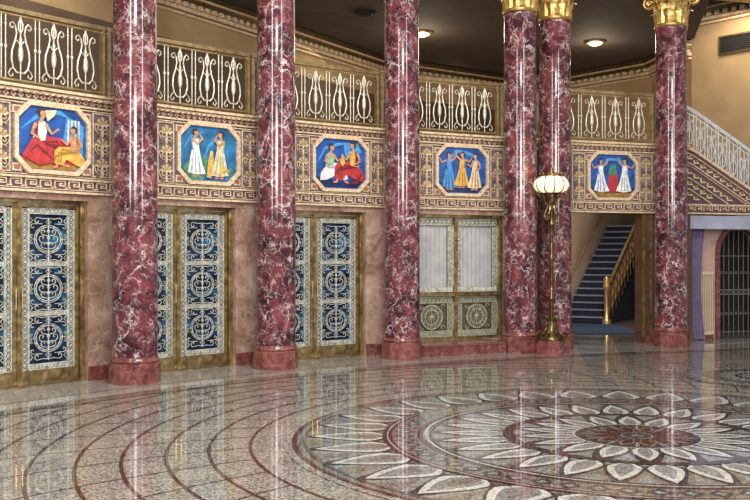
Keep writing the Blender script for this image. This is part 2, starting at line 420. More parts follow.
# ------------------------------------------------------------------ DOORS
LW=.875;z0d,z1d=.03,2.38
def leafparts(root,x0,lab):
    x1=x0+LW
    f=MB();b=.042
    f.box(x0,x0+b,.10,.16,z0d,z1d);f.box(x1-b,x1,.10,.16,z0d,z1d)
    f.box(x0+b,x1-b,.10,.16,z1d-b,z1d);f.box(x0+b,x1-b,.10,.16,z0d,z0d+.17)
    f.box(x0+b+.04,x1-b-.04,.09,.10,z0d+.035,z0d+.135)
    lf=mk('door_leaf',f,[M_brass],parent=root,label='aged brass door leaf')
    g=MB();g.box(x0+b,x1-b,.145,.155,z0d+.17,z1d-b)
    mk('glass_panel',g,[M_glass],parent=lf,M=WM[root.name].copy())
    gr=MB();r=.0070
    a0,a1=x0+b+.010,x1-b-.010;zb,zt=z0d+.18,z1d-b-.010
    bw=.088
    chainborder(gr,a0,a0+bw,zb,zt,r);chainborder(gr,a1-bw,a1,zb,zt,r)
    i0,i1=a0+bw+.016,a1-bw-.016
    gr.tube([(i0,0,zb),(i0,0,zt)],r*.8);gr.tube([(i1,0,zb),(i1,0,zt)],r*.8)
    chainborder(gr,i0,i1,zt-.07,zt,r,True);chainborder(gr,i0,i1,zb,zb+.07,r,True)
    zz0=zb+.08;zz1=zt-.08;ch=(zz1-zz0)/3
    for k in range(3):
        za=zz0+ch*k
        motif(gr,(i0+i1)/2,za+ch/2,(i1-i0)*.98,ch*.90,r)
        if k: chainborder(gr,i0,i1,za-.028,za+.028,r*.8,True)
    gr.v=[(v[0],v[1]+.125,v[2]) for v in gr.v]
    mk('door_grille',gr,[M_silver],parent=lf,M=WM[root.name].copy(),label='silvered scrollwork grille')
def doorset(s,n):
    M=MP(s)
    root=empty('door_%d'%n,M,kind='structure',label='pair of brass doors with scrollwork grilles over blue glass')
    f=MB()
    f.box(-HW-.05,-HW+.01,.06,.22,0,2.44);f.box(HW-.01,HW+.05,.06,.22,0,2.44)
    f.box(-HW+.01,HW-.01,.06,.22,2.39,2.44);f.box(-.018,.018,.07,.18,0,2.39)
    f.box(-HW+.01,HW-.01,.02,.26,0,.02)
    for x in(-HW-.035,HW+.0): f.box(x,x+.03,.045,.06,0,2.42)
    mk('door_frame',f,[M_brass],parent=root)
    leafparts(root,-LW-.02,'');leafparts(root,.02,'')
    h=MB()
    for x in(-.045,.045):
        h.tube([(x,.10,1.0),(x,.06,1.02),(x,.06,1.28),(x,.10,1.30)],.009,n=6)
    mk('door_handle',h,[M_hand],parent=root)
for i,s in enumerate(doors): doorset(s,i+1)
# ------------------------------------------------------------------ TICKET WINDOW
sm_=(sWin0+sWin1)/2;hw=(sWin1-sWin0)/2
root=empty('window_1',MP(sm_,0,.2),kind='structure',label='brass ticket window with curtained panes above pierced panels')
f=MB()
f.box(-hw,-hw+.05,.04,.2,0,2.24);f.box(hw-.05,hw,.04,.2,0,2.24);f.box(-hw+.05,hw-.05,.04,.2,2.19,2.24)
f.box(-.025,.025,.05,.19,0,2.19);f.box(-hw+.05,hw-.05,.05,.19,.78,.84);f.box(-hw+.05,hw-.05,.04,.2,0,.05)
mk('window_frame',f,[M_brass],parent=root)
g=MB();
for sg in(-1,1):
    a,b=sorted((sg*.025,sg*(hw-.05)))
    n=48;vs=[];fs=[]
    for i in range(n+1):
        x=a+(b-a)*i/n;y=.165+.005*math.sin(i*1.3)
        vs+=[(x,y,.84),(x,y,2.19)]
    for i in range(n): fs.append([2*i,2*i+2,2*i+3,2*i+1])
    g.add(vs,fs,0,True)
mk('window_curtain',g,[M_pane],parent=root,label='pale gathered curtain behind the glass')
M_olive=plain('olive_panel',(.11,.09,.045),.5,.3,.4,20)
g=MB()
for sg in(-1,1):
    a,b=sorted((sg*.03,sg*(hw-.055)))
    for (x0,x1,z0,z1) in((a,a+.12,.84,2.19),(b-.12,b,.84,2.19),(a+.12,b-.12,2.05,2.19),(a+.12,b-.12,.84,.94)): g.box(x0,x1,.135,.145,z0,z1)
mk('border_backing',g,[M_olive],parent=root)
g=MB();r=.010
for sg in(-1,1):
    a,b=sorted((sg*.035,sg*(hw-.06)))
    chainborder(g,a,b,2.06,2.17,r,True);chainborder(g,a,b,.86,.93,r,True)
    chainborder(g,a,a+.10,.95,2.04,r);chainborder(g,b-.10,b,.95,2.04,r)
g.v=[(v[0],v[1]+.12,v[2]) for v in g.v]
mk('window_border',g,[M_silver],parent=root)
g=MB()
for sg in(-1,1):
    a,b=sorted((sg*.035,sg*(hw-.06)))
    c=(a+b)/2
    chainborder(g,a,b,.66,.76,r,True);chainborder(g,a,b,.06,.15,r,True)
    chainborder(g,a,a+.11,.16,.65,r);chainborder(g,b-.11,b,.16,.65,r)
    g.tube(ring(c,.405,.215,.215,24),.014,closed=True);g.tube(ring(c,.405,.13,.13,16),.011,closed=True)
    for k in range(12):
        aa=k*pi/6;g.tube([(c+.03*math.cos(aa),0,.405+.03*math.sin(aa)),(c+.21*math.cos(aa),0,.405+.21*math.sin(aa))],.007)
        g.tube(ring(c+.17*math.cos(aa+.26),.405+.17*math.sin(aa+.26),.028,.028,6),.007,closed=True)
    for sx in(-1,1):
        for sz in(-1,1): g.tube(spiral(c+sx*.22,.405+sz*.19,.05,.01,0,sx*5,8),.008)
    g.ball(c,0,.405,.035)
g.v=[(v[0],v[1]+.12,v[2]) for v in g.v]
mk('pierced_panel',g,[stopsmat('silver_green_metal',[(.3,(.25,.25,.17)),(.7,(.68,.68,.54))],.4,.4,20)],parent=root)
g=MB();g.box(-hw+.05,hw-.05,.16,.17,.05,.78);mk('back_panel',g,[M_olive],parent=root)

# ------------------------------------------------------------------ COLUMNS
def leafmesh(g,ang,rb,z0,h,w_,curl):
    n=7;vs=[];fs=[]
    for i in range(n+1):
        t=i/n
        r=rb+curl*(t**2.5);z=z0+h*math.sin(min(1,t*1.08)*pi/2*1.0)-(.10*h if i==n else 0)
        ww=w_*(.55+.6*math.sin(pi*min(1,t*.95+.05)))*(1-.75*max(0,t-.75)/.25)*(1 if i%2 else .82)
        for j,(q,dr) in enumerate(((-1,-.016),(-.5,.006),(0,.026),(.5,.006),(1,-.016))):
            x=r+dr;yy=q*ww
            vs.append((x*math.cos(ang)-yy*math.sin(ang),x*math.sin(ang)+yy*math.cos(ang),z))
    for i in range(n):
        for j in range(4): fs.append([i*5+j,i*5+j+1,(i+1)*5+j+1,(i+1)*5+j])
    g.add(vs,fs,0,False)
def column(M):
    root=empty('marble_column',M,label='tall polished red veined marble column with gilded capital',category='column',group='lobby columns')
    g=MB();g.lathe([(.345,0),(.345,.265),(.335,.28)],n=8,sm=False,ph=pi/8)
    g.lathe([(.300,.28),(.318,.29),(.320,.31),(.312,.33),(.300,.34),(.300,.36)],n=40)
    mk('column_base',g,[M_redbase],parent=root,label='plain octagonal red marble base')
    g=MB();g.lathe([(.298,.36),(.298,1.5),(.296,3),(.288,4.5),(.28,5.92),(.295,5.94),(.295,5.98),(.28,6.0)],n=48)
    mk('column_shaft',g,[M_red],parent=root)
    g=MB();g.lathe([(.285,6.0),(.31,6.02),(.31,6.05),(.28,6.06),(.28,6.3),(.30,6.45),(.38,6.62)],n=32)
    for k in range(8):
        leafmesh(g,k*pi/4,.285,6.04,.27,.09,.10)
        leafmesh(g,k*pi/4+pi/8,.285,6.06,.43,.085,.14)
    for k in range(4):
        a=pi/4+k*pi/2
        for sg in(-1,1):
            pts=[]
            for i in range(22):
                t=i/21;an=pi*.9-t*3.6*pi;rr=.115*(1-t)+.012
                u=.40+rr*math.cos(an);z=6.50+rr*math.sin(an)
                pts.append((u*math.cos(a)-sg*.035*math.sin(a),u*math.sin(a)+sg*.035*math.cos(a),z))
            g.tube(pts,.022,n=6)
        u=.40
        g.ball(u*math.cos(a),u*math.sin(a),6.5,.05)
        b=k*pi/2;g.ball(.36*math.cos(b),.36*math.sin(b),6.64,.055)
    ab=[]
    for k in range(4):
        a=pi/4+k*pi/2
        ab.append((.56*math.cos(a-.08),.56*math.sin(a-.08)));ab.append((.56*math.cos(a+.08),.56*math.sin(a+.08)))
        b=k*pi/2+pi/2
        ab.append((.40*math.cos(b),.40*math.sin(b)))
    g.vprism(ab,6.66,6.75)
    mk('column_capital',g,[M_gold],parent=root,label='gilded capital with leaves and volutes')
    return root
c0=column(MP(cs[0],COLS[0][1]))
for i in range(1,6): clone(c0,MP(cs[i],COLS[i][1]))
e=MB();e.box(sL,sEnd,-1.0,-.2,6.75,7.2,0,.25);e.box(sL,sEnd,-1.1,-.2,7.2,7.35,0,.25)
mk('trim_1',e,[M_gold],bend=True,kind='structure',label='gilded entablature')

# ------------------------------------------------------------------ FRIEZE
fr=MB();fr.box(sL,S(686),0,.3,2.53,3.88,0,.15)
frz=mk('balcony_frieze',fr,[M_fbg],bend=True,label='painted balcony frieze with gilded mouldings and palmettes',category='balcony')
sF=S(686)
mo=MB()
for z0,z1,y in((2.53,2.56,-.05),(2.575,2.587,-.035),(2.708,2.735,-.05),(2.75,2.76,-.03),(3.66,3.675,-.03),(3.695,3.72,-.05),(3.81,3.835,-.08),(3.845,3.88,-.12)):
    mo.box(sL,sF,y,.0,z0,z1,0,.15)
s=sL
while s<sF:
    mo.box(s,s+.045,-.11,-.05,3.79,3.81,0);s+=.09
mk('gilded_moulding',mo,[M_cream],parent=frz,bend=True)
M_rust=plain('rust_paint',(.28,.10,.065),.6,0,.2,20);M_pblue=plain('frieze_plum_grey',(.11,.085,.12),.6,0,.3,20)
bp=MB()
bp.box(sL,sF,-.012,0,2.587,2.708,1,.15);bp.box(sL,sF,-.012,0,3.72,3.81,1,.15)
st=.21;s=sL;k=0
def key(g,s,z,w_,h,m):
    pts=[(s,z),(s,z+h),(s+.78*w_,z+h),(s+.78*w_,z+.28*h),(s+.36*w_,z+.28*h),(s+.36*w_,z+.62*h),(s+.56*w_,z+.62*h)]
    t=.008
    for a,b in zip(pts[:-1],pts[1:]):
        x0,x1=sorted((a[0],b[0]));q0,q1=sorted((a[1],b[1]))
        g.box(x0-t,x1+t,-.024,-.01,q0-t,q1+t,m)
    g.box(s+.78*w_,s+w_,-.024,-.01,z-t,z+t,m)
    g.box(s-t,s+.02,-.024,-.01,z-t,z+t,m)
while s<sF-st:
    y=-.022
    key(bp,s+.012,2.605,st*.93,.085,0)
    for q in(0,.5):
        u=s+st*q;h=st*.5
        bp.prism([(u+.008,3.768),(u+h*.5,3.803),(u+h-.008,3.768),(u+h*.5,3.730)],y,-.01,0)
        bp.prism([(u+h*.3,3.768),(u+h*.5,3.785),(u+h*.7,3.768),(u+h*.5,3.750)],y-.006,y,2)
    s+=st;k+=1
mk('border_pattern',bp,[M_cream,M_purple,M_rust,M_pblue],parent=frz,bend=True)
pm=MB()
def palm(g,cx,cz,sc_,m1=0,m2=1):
    for k in range(9):
        a=pi/2+(k-4)*.34;L=.15*sc_*(1-.06*abs(k-4));w_=.016*sc_
        ux,uz=math.cos(a),math.sin(a);pts=[]
        for t,h in((.15,.3),(.4,.7),(.7,1.1),(.9,.95),(1,0)): pts.append((cx+ux*L*t-uz*w_*h,cz+uz*L*t+ux*w_*h))
        for t,h in((.9,.95),(.7,1.1),(.4,.7),(.15,.3)): pts.append((cx+ux*L*t+uz*w_*h,cz+uz*L*t-ux*w_*h))
        g.prism(pts[::-1],-.03,0,m1 if k%2==0 else m2)
    for sx in(-1,1):
        g.tube(spiral(cx+sx*.055*sc_,cz-.045*sc_,.04*sc_,.010*sc_,pi/2,-sx*5,10,-.02),.009*sc_,m=m1)
        g.tube([(cx+sx*a*sc_,-.02,cz+b*sc_) for a,b in((.0,-.10),(.07,-.12),(.12,-.07),(.14,.0),(.115,.04),(.10,.02))],.008*sc_,m=m1)
        g.tube(spiral(cx+sx*.09*sc_,cz-.145*sc_,.025*sc_,.008*sc_,0,sx*5,8,-.02),.007*sc_,m=m2)
    g.prism([(cx-.02*sc_,cz-.17*sc_),(cx+.02*sc_,cz-.17*sc_),(cx+.014*sc_,cz+.02*sc_),(cx-.014*sc_,cz+.02*sc_)],-.03,0,m1)
palm(pm,0,0,1)
mur=[S(p) for p in(52,208,340,461.5,612)]
first=None
def addpalm(s,z,sx=1,sz=1):
    global first
    M=MP(s,.012,z)@Matrix.Diagonal((sx,1,sz,1))
    if first is None:
        first=mk('palmette_ornament',pm,[M_cream,M_gold],parent=frz,M=M)
    else: clone_part(first,frz,M)
for s in mur:
    fp=MB()
    for sg in(-1,1):
        for z in(2.92,3.20,3.48): addpalm(s+sg*.74,z,.86,.86)
        for z in(2.89,3.10,3.31,3.51): addpalm(s+sg*.985,z,.52,.6)
        a,b=sorted((s+sg*.60,s+sg*.88))
        for z0,z1 in((2.775,3.65),):
            fp.box(a,b,-.004,0,z0,z1,1)
            fp.box(a,b,-.02,0,z0,z0+.015);fp.box(a,b,-.02,0,z1-.015,z1)
            fp.box(a,a+.015,-.02,0,z0,z1);fp.box(b-.015,b,-.02,0,z0,z1)
        a,b=sorted((s+sg*.90,s+sg*1.07))
        fp.box(a,b,-.003,0,2.775,3.65,2)
        for q in(a,b-.01): fp.box(q,q+.01,-.015,0,2.775,3.65,0)
    for sx in(-1,1):
        for z0 in(2.79,3.53):
            x0,x1=sorted((s+sx*.57,s+sx*.45));fp.box(x0,x1,-.018,0,z0,z0+.1)
            x0,x1=sorted((s+sx*.55,s+sx*.47));fp.box(x0,x1,-.024,0,z0+.02,z0+.08,3)
    mk('panel_moulding',fp,[M_cream,M_pblue,M_purple,M_rust],parent=frz,bend=True)

# ------------------------------------------------------------------ MURALS
pc={'blue':(.012,.075,.30),'navy':(.008,.018,.08),'sky':(.06,.26,.55),'teal':(.015,.13,.28),'white':(.74,.72,.66),'red':(.42,.03,.035),'gold':(.60,.35,.07),'skin':(.50,.24,.13),
    'hair':(.04,.018,.010),'green':(.05,.20,.12),'cream':(.60,.50,.32),'dred':(.16,.012,.018),'dgold':(.30,.15,.03),'shade':(.30,.35,.45),'lgreen':(.26,.38,.18)}
PK=list(pc);PM=[plain('paint_'+k,pc[k],.5,0,.55 if k in('blue','teal','navy','green') else .3,14 if k not in('blue','teal') else 5) for k in PK];PI={k:i for i,k in enumerate(PK)}
def limb(g,pts,ws,c):
    L=[];R=[]
    for i,p in enumerate(pts):
        a=pts[max(0,i-1)];b=pts[min(len(pts)-1,i+1)];dx,dz=b[0]-a[0],b[1]-a[1];l=math.hypot(dx,dz) or 1
        L.append((p[0]-dz/l*ws[i],p[1]+dx/l*ws[i]));R.append((p[0]+dz/l*ws[i],p[1]-dx/l*ws[i]))
    g.lay(L+R[::-1],PI[c])
def head(g,x,z,r,f=1,hair='hair'):
    g.lay([(x-f*.2*r+1.15*r*math.cos(a*pi/6),z+.2*r+1.15*r*math.sin(a*pi/6)) for a in range(12)],PI[hair])
    g.lay([(x+f*.15*r+.8*r*math.cos(a*pi/6),z-.1*r+1.0*r*math.sin(a*pi/6)) for a in range(12)],PI['skin'])
    g.lay([(x-f*.3*r,z+.5*r),(x+f*.9*r,z+.55*r),(x+f*.5*r,z+1.2*r),(x-f*.5*r,z+1.1*r)],PI[hair])
def standing(g,x,z,h,robe,shade,f=1,arm=0,skirt=.2):
    def q(a,b): return (x+f*a*h,z+b*h)
    limb(g,[q(-.03,.12),q(-.05,0),q(.03,-.005)],[.03*h,.022*h,.015*h],'skin')
    limb(g,[q(.07,.12),q(.08,0),q(.15,-.005)],[.03*h,.022*h,.015*h],'skin')
    g.lay([q(-.10,.80),q(.09,.80),q(.10,.58),q(.5*skirt+.03,.3),q(skirt,.06),q(.05,.03),q(-skirt*.7,.07),q(-.13,.35),q(-.08,.58)],PI[robe])
    for k in(-.06,.0,.07): g.lay([q(k*.7,.55),q(k*.7+.012,.55),q(k*1.7+.03,.07),q(k*1.7-.01,.07)],PI[shade])
    g.lay([q(-.10,.80),q(-.06,.80),q(-.05,.6),q(-.02,.54),q(-.08,.55)],PI[shade])
    limb(g,[q(.0,.78),q(.0,.87)],[.032*h,.028*h],'skin')
    head(g,*q(.01,.92),.065*h,f)
    if arm==0: limb(g,[q(.08,.77),q(.16,.62),q(.27,.70)],[.03*h,.022*h,.014*h],'skin');limb(g,[q(-.09,.77),q(-.14,.6),q(.02,.5)],[.03*h,.022*h,.014*h],'skin')
    if arm==1: limb(g,[q(.08,.77),q(.2,.86),q(.24,1.02)],[.03*h,.022*h,.014*h],'skin');limb(g,[q(-.09,.77),q(-.22,.72),q(-.3,.85)],[.03*h,.022*h,.014*h],'skin')
    if arm==2: limb(g,[q(.08,.77),q(.17,.78),q(.1,.9)],[.03*h,.022*h,.014*h],'skin');limb(g,[q(-.08,.77),q(.06,.68),q(.18,.82)],[.03*h,.022*h,.014*h],'skin')
def seated(g,x,z,h,robe,shade,top,f=1):
    def q(a,b): return (x+f*a*h,z+b*h)
    limb(g,[q(.42,.12),q(.45,.0),q(.55,-.01)],[.035*h,.028*h,.02*h],'skin')
    g.lay([q(-.2,.32),q(.05,.48),q(.40,.46),q(.50,.36),q(.52,.08),q(.30,.04),q(.2,.18),q(-.1,.05),q(-.3,.02),q(-.28,.2)],PI[robe])
    for k in(0,.08,.16): g.lay([q(-.1+k,.36),q(.33+k,.42-k),q(.36+k,.08),q(.34+k,.08),q(.31+k,.38-k),q(-.1+k,.33)],PI[shade])
    g.lay([q(-.15,.36),q(-.13,.62),q(-.07,.72),q(.08,.72),q(.11,.55),q(.08,.40)],PI[top])
    g.lay([q(-.13,.60),q(-.07,.72),q(-.04,.72),q(-.06,.5),q(.0,.40),q(-.13,.38)],PI[shade])
    limb(g,[q(-.0,.70),q(.02,.80)],[.035*h,.03*h],'skin');head(g,*q(.03,.86),.075*h,f)
    limb(g,[q(.08,.68),q(.2,.52),q(.34,.62)],[.035*h,.027*h,.018*h],'skin')
    limb(g,[q(-.1,.68),q(-.18,.5),q(-.02,.42)],[.035*h,.027*h,.018*h],'skin')
OX,OZ,CUT=.50,.41,.17
def octp(x,z,c): return [(-x+c,-z),(x-c,-z),(x,-z+c),(x,z-c),(x-c,z),(-x+c,z),(-x,z-c),(-x,-z+c)]
def swoosh(g,pts,w_,c): limb(g,pts,[0.002]+[w_]*(len(pts)-2)+[0.002],c)
def mural(s,i,label):
    M=MP(s,.012,3.235)
    root=empty('mural_painting',M,label=label,category='painting',group='octagonal murals on the balcony front')
    g=MB();o=octp(OX+.055,OZ+.055,CUT+.02);n=octp(OX,OZ,CUT);v=[];f=[]
    for a,y in((o,.01),(o,-.045),(n,-.045),(n,.0)): v+=[(p[0],y,p[1]) for p in a]
    for k in range(3):
        for j in range(8): f.append([k*8+j,k*8+(j+1)%8,(k+1)*8+(j+1)%8,(k+1)*8+j])
    g.add(v,f);
    mk('picture_frame',g,[M_cream],parent=root,label='gilded octagonal frame')
    g=MB();g.prism(octp(OX,OZ,CUT),-.004,.01,PI['blue' if i!=1 else 'teal']);g.L=-.005
    g.lay([(-.48,-.22),(-.33,-.39),(.33,-.39),(.48,-.22),(.1,-.3)],PI['navy'])
    if i==0:
        swoosh(g,[(-.45,.1),(-.2,.3),(.1,.36),(.3,.28)],.03,'sky')
        g.lay([(-.32,-.4),(.32,-.4),(.45,-.28),(.1,-.22),(-.45,-.25)],PI['dgold'])
        g.lay([(.12,-.2),(.44,-.24),(.46,.2),(.36,.28),(.2,.3)],PI['sky'])
        for k in range(4): g.lay([(.2+k*.06,-.2),(.225+k*.06,-.2),(.245+k*.05,.27),(.22+k*.05,.28)],PI['cream'])
        g.lay([(.0,-.36),(.4,-.3),(.36,-.08),(.1,-.02),(-.06,-.2)],PI['red'])
        seated(g,-.18,-.33,.76,'red','dred','white',1)
        g.lay([(-.45,-.24),(-.2,-.36),(.0,-.3),(-.15,-.05),(-.3,.0)],PI['red'])
        swoosh(g,[(-.38,-.22),(-.24,-.1),(-.1,-.2),(.0,-.28)],.02,'dred')
        seated(g,.3,-.36,.58,'gold','dgold','skin',-1)
        g.lay([(-.1,.22),(.0,.3),(.03,.38),(-.14,.36)],PI['cream'])
    if i==1:
        g.lay([(-.46,-.22),(-.2,.0),(-.05,-.05),(.1,-.2),(.3,-.1),(.46,-.25),(.3,-.4),(-.3,-.4)],PI['green'])
        g.lay([(-.1,-.39),(.05,-.05),(.16,.18),(.3,.05),(.36,-.2),(.3,-.39)],PI['blue'])
        swoosh(g,[(-.1,-.1),(.0,.12),(.14,.24),(.34,.12)],.025,'sky')
        swoosh(g,[(-.45,.05),(-.3,.25),(-.05,.34)],.02,'sky')
        standing(g,-.24,-.34,.70,'white','shade',1,2,.26)
        standing(g,.2,-.36,.72,'cream','lgreen',-1,2,.28)
        limb(g,[(-.02,-.36),(.02,-.1),(.03,.05)],[.04,.05,.02],'gold')
        swoosh(g,[(.12,-.35),(.24,-.2),(.36,-.25)],.04,'gold')
    if i==2:
        swoosh(g,[(-.45,.0),(-.3,.25),(-.05,.33),(.2,.36)],.025,'sky')
        g.lay([(.1,.1),(.42,.22),(.34,.36),(.05,.36)],PI['sky'])
        seated(g,-.2,-.3,.66,'white','shade','lgreen',1)
        seated(g,.24,-.3,.72,'red','dred','gold',-1)
        swoosh(g,[(.1,-.34),(.3,-.3),(.42,-.12)],.03,'dred')
        g.lay([(-.04,.02),(.02,.18),(.07,.02),(.02,-.04)],PI['gold'])
    if i==3:
        swoosh(g,[(-.4,.05),(-.1,.35),(.2,.3),(.42,.1)],.03,'sky')
        standing(g,-.28,-.34,.66,'sky','blue',1,1,.28);standing(g,.0,-.3,.64,'gold','dgold',-1,1,.3);standing(g,.26,-.34,.66,'cream','dgold',-1,0,.28)
    if i==4:
        swoosh(g,[(-.42,-.05),(-.1,.32),(.15,.32),(.42,-.0)],.03,'sky')
        g.lay([(-.1,-.3),(.12,-.3),(.1,.1),(.0,.25),(-.08,.1)],PI['red'])
        g.lay([(-.05,.22),(.06,.22),(.1,.02),(-.1,.02)],PI['green'])
        standing(g,-.27,-.33,.66,'white','sky',1,1,.3);standing(g,.26,-.33,.68,'white','shade',-1,1,.3)
        g.lay([(-.3,-.4),(.3,-.4),(.40,-.32),(-.40,-.32)],PI['dgold'])
    mk('painted_panel',g,PM,parent=root)
labs=['octagonal mural of red-robed and golden-robed seated figures on blue','octagonal mural of two standing pipers with green hills on blue',
'octagonal mural of seated white-robed and red-robed figures on blue','octagonal mural of three dancing robed figures on blue','octagonal mural of two dancers flanking a red bell on blue']
for i,s in enumerate(mur): mural(s,i,labs[i])

# ------------------------------------------------------------------ RAILINGS
def balu():
    g=MB();r=.0098
    g.tube([(0,0,0),(0,0,.82)],r*.9,n=5)
    g.lathe([(.010,.22),(.024,.25),(.034,.31),(.036,.36),(.022,.43),(.011,.48),(.024,.52),(.010,.56)],n=8)
    for sx in(-1,1):
        g.tube([(sx*a,0,b) for a,b in((.0,.10),(.05,.09),(.10,.15),(.125,.26),(.115,.38),(.075,.50),(.055,.60),(.07,.69),(.105,.735),(.14,.715),(.145,.675),(.12,.655),(.10,.675))],[r*1.2]*6+[r]*7,n=5)
        g.tube([(sx*a,0,b) for a,b in((.10,.15),(.14,.12),(.165,.07),(.14,.03),(.105,.045),(.11,.075))],r*.9,n=5)
        g.tube([(sx*a,0,b) for a,b in((.0,.60),(.03,.66),(.028,.73),(.0,.80))],r*.9,n=5)
        g.tube([(sx*a,0,b) for a,b in((.0,.44),(.04,.50),(.075,.50))],r*.8,n=5)
    g.ball(0,0,.62,.020,n=8);g.ball(0,0,.80,.017,n=8)
    return g
def spindle():
    g=MB();g.tube([(0,0,0),(0,0,.82)],.008,n=5)
    g.ball(0,0,.41,.020,n=8,sz=1.6);g.ball(0,0,.12,.015,n=8);g.ball(0,0,.70,.015,n=8)
    return g
bal=balu();spn=spindle();balfirst=None;spfirst=None
rs=[cs[0]-2.5]+[cs[0],cs[1],cs[2],cs[3],cs[4]+.25,cs[5]+.1]
bounds=[(rs[i],rs[i+1]) for i in range(6)]
for (a,b) in bounds:
    a+=.01;b-=.01
    root=empty('balcony_railing',MP((a+b)/2,-.12,3.9),label='silvery scrollwork iron railing with brass handrail above the painted frieze',category='railing',group='balcony railings')
    g=MB();g.box(a,b,.07,.17,4.83,4.87,0,.2);g.box(a,b,.09,.15,4.87,4.89,0,.2)
    mk('handrail',g,[M_hand],parent=root,bend=True)
    g=MB();g.box(a,b,.08,.16,3.95,3.975,0,.2);g.box(a,b,.06,.18,3.885,3.92,0,.2);g.box(a,b,.10,.14,4.79,4.81,0,.2)
    for q in(a+.03,b-.03): g.box(q-.02,q+.02,.08,.16,3.92,4.83)
    mk('rail_frame',g,[M_hand],parent=root,bend=True)
    n=max(1,round((b-a-.1)/.48));st=(b-a-.1)/n
    for k in range(n):
        M=MP(a+.05+st*(k+.5),-.12,3.975)@Matrix.Diagonal((1.02,1,1,1))
        if balfirst is None: balfirst=mk('lyre_baluster',bal,[M_rail],parent=root,M=M)
        else: clone_part(balfirst,root,M)
        for dx in(-.03,.03):
            if k==0 and dx<0: continue
            M=MP(a+.05+st*k+dx,-.12,3.975)
            if spfirst is None: spfirst=mk('spindle',spn,[M_rail],parent=root,M=M)
            else: clone_part(spfirst,root,M)

# ------------------------------------------------------------------ MEZZANINE SHELL
back=[(-10.5,7.0),(-3.5,18.2),(.1,24.0),(3.5,26.4),(5.3,26.3),(7.05,24.2),(7.3,21.9),(8.2,20.8),(9.6,19.4)]
def wallseg(g,pts,z0,z1,th=.15,m=0):
    for a,b in zip(pts[:-1],pts[1:]):
        dx,dy=b[0]-a[0],b[1]-a[1];l=math.hypot(dx,dy);nx,ny=-dy/l*th,dx/l*th
        g.vprism([(a[0],a[1]),(b[0],b[1]),(b[0]+nx,b[1]+ny),(a[0]+nx,a[1]+ny)],z0,z1,m)
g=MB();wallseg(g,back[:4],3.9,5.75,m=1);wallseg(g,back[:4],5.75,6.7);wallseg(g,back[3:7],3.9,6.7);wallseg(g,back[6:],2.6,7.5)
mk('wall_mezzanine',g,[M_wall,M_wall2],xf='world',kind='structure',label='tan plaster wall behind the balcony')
def corn(g,pts,z):
    for a,b in zip(pts[:-1],pts[1:]):
        dx,dy=b[0]-a[0],b[1]-a[1];l=math.hypot(dx,dy);nx,ny=dy/l,-dx/l
        for (t,z0,z1,m) in((.08,z-.44,z-.40,0),(.10,z-.36,z-.29,0),(.16,z-.2,z-.12,1),(.22,z-.12,z-.09,0),(.26,z-.09,z,1)):
            g.vprism([(a[0],a[1]),(a[0]+nx*t,a[1]+ny*t),(b[0]+nx*t,b[1]+ny*t),(b[0],b[1])],z0,z1,m)
        n=int(l/.2)
        for i in range(n):
            q=(i+.5)/n;x,y=a[0]+dx*q,a[1]+dy*q;ux,uy=dx/l*.055,dy/l*.055
            g.vprism([(x-ux,y-uy),(x-ux+nx*.14,y-uy+ny*.14),(x+ux+nx*.14,y+uy+ny*.14),(x+ux,y+uy)],z-.28,z-.2,0)
g=MB();corn(g,back[:7],6.68);corn(g,back[6:],7.4)
mk('trim_2',g,[M_cream,M_bronze],xf='world',kind='structure',label='dentilled brown and gold cornice')
cp=[BD(sL+(S(700)-sL)*i/40,-.3,0)[:2] for i in range(41)]
poly=cp+[(7.35,21.9),(7.2,24.4),(5.4,26.6),(3.4,26.7),(-.1,24.2),(-3.7,18.4),(-10.5,7.2)]
g=MB();g.vprism(poly,6.7,6.8)
rp=[BD(S(700)+(sEnd-S(700))*i/6,-.3,0)[:2] for i in range(7)]
g.vprism(rp+[(10.2,19.6),(8.4,21),(7.4,22)],7.4,7.5)
mk('ceiling',g,[M_ceil],xf='world',kind='structure',label='dark brown plaster ceiling')
cp2=[BD(sL+(S(686)-sL)*i/40,.3,0)[:2] for i in range(41)]
poly=cp2+[(7.3,21.9),(7.05,24.2),(5.3,26.3),(3.5,26.4),(.1,24.0),(-3.5,18.2),(-10.5,7.0)]
g=MB();g.vprism(poly,3.6,3.88)
mk('trim_3',g,[M_beige],xf='world',kind='structure',label='balcony floor slab')
def clight(px,py,on=True):
    z=6.7;Y=(z-CH)*F/(256-py);X=(px-375)/F*Y
    root=empty('ceiling_light' if on else 'ceiling_vent',ML(X,Y,z-.02),label='glowing recessed round ceiling light' if on else 'dark round ceiling vent',category='light' if on else 'vent')
    g=MB();g.lathe([(.24,.02),(.25,-.02),(.21,-.04),(.17,-.03)],n=24)
    mk('fixture_rim',g,[M_brass if on else M_dark],parent=root)
    g=MB();g.lathe([(.17,-.02),(.15,-.05),(.08,-.08),(.01,-.09)],n=20)
    mk('lamp_glass' if on else 'vent_cover',g,[M_clight if on else M_dark],parent=root)
    if on:
        l=bpy.data.lights.new('ceiling_bulb','POINT');l.energy=42;l.color=(1,.85,.62);l.shadow_soft_size=.15
        o=bpy.data.objects.new('ceiling_bulb',l);sc.collection.objects.link(o);o.location=(X,Y,z-.5)
clight(422,32);clight(595,41);clight(455,70);clight(365,12,False)

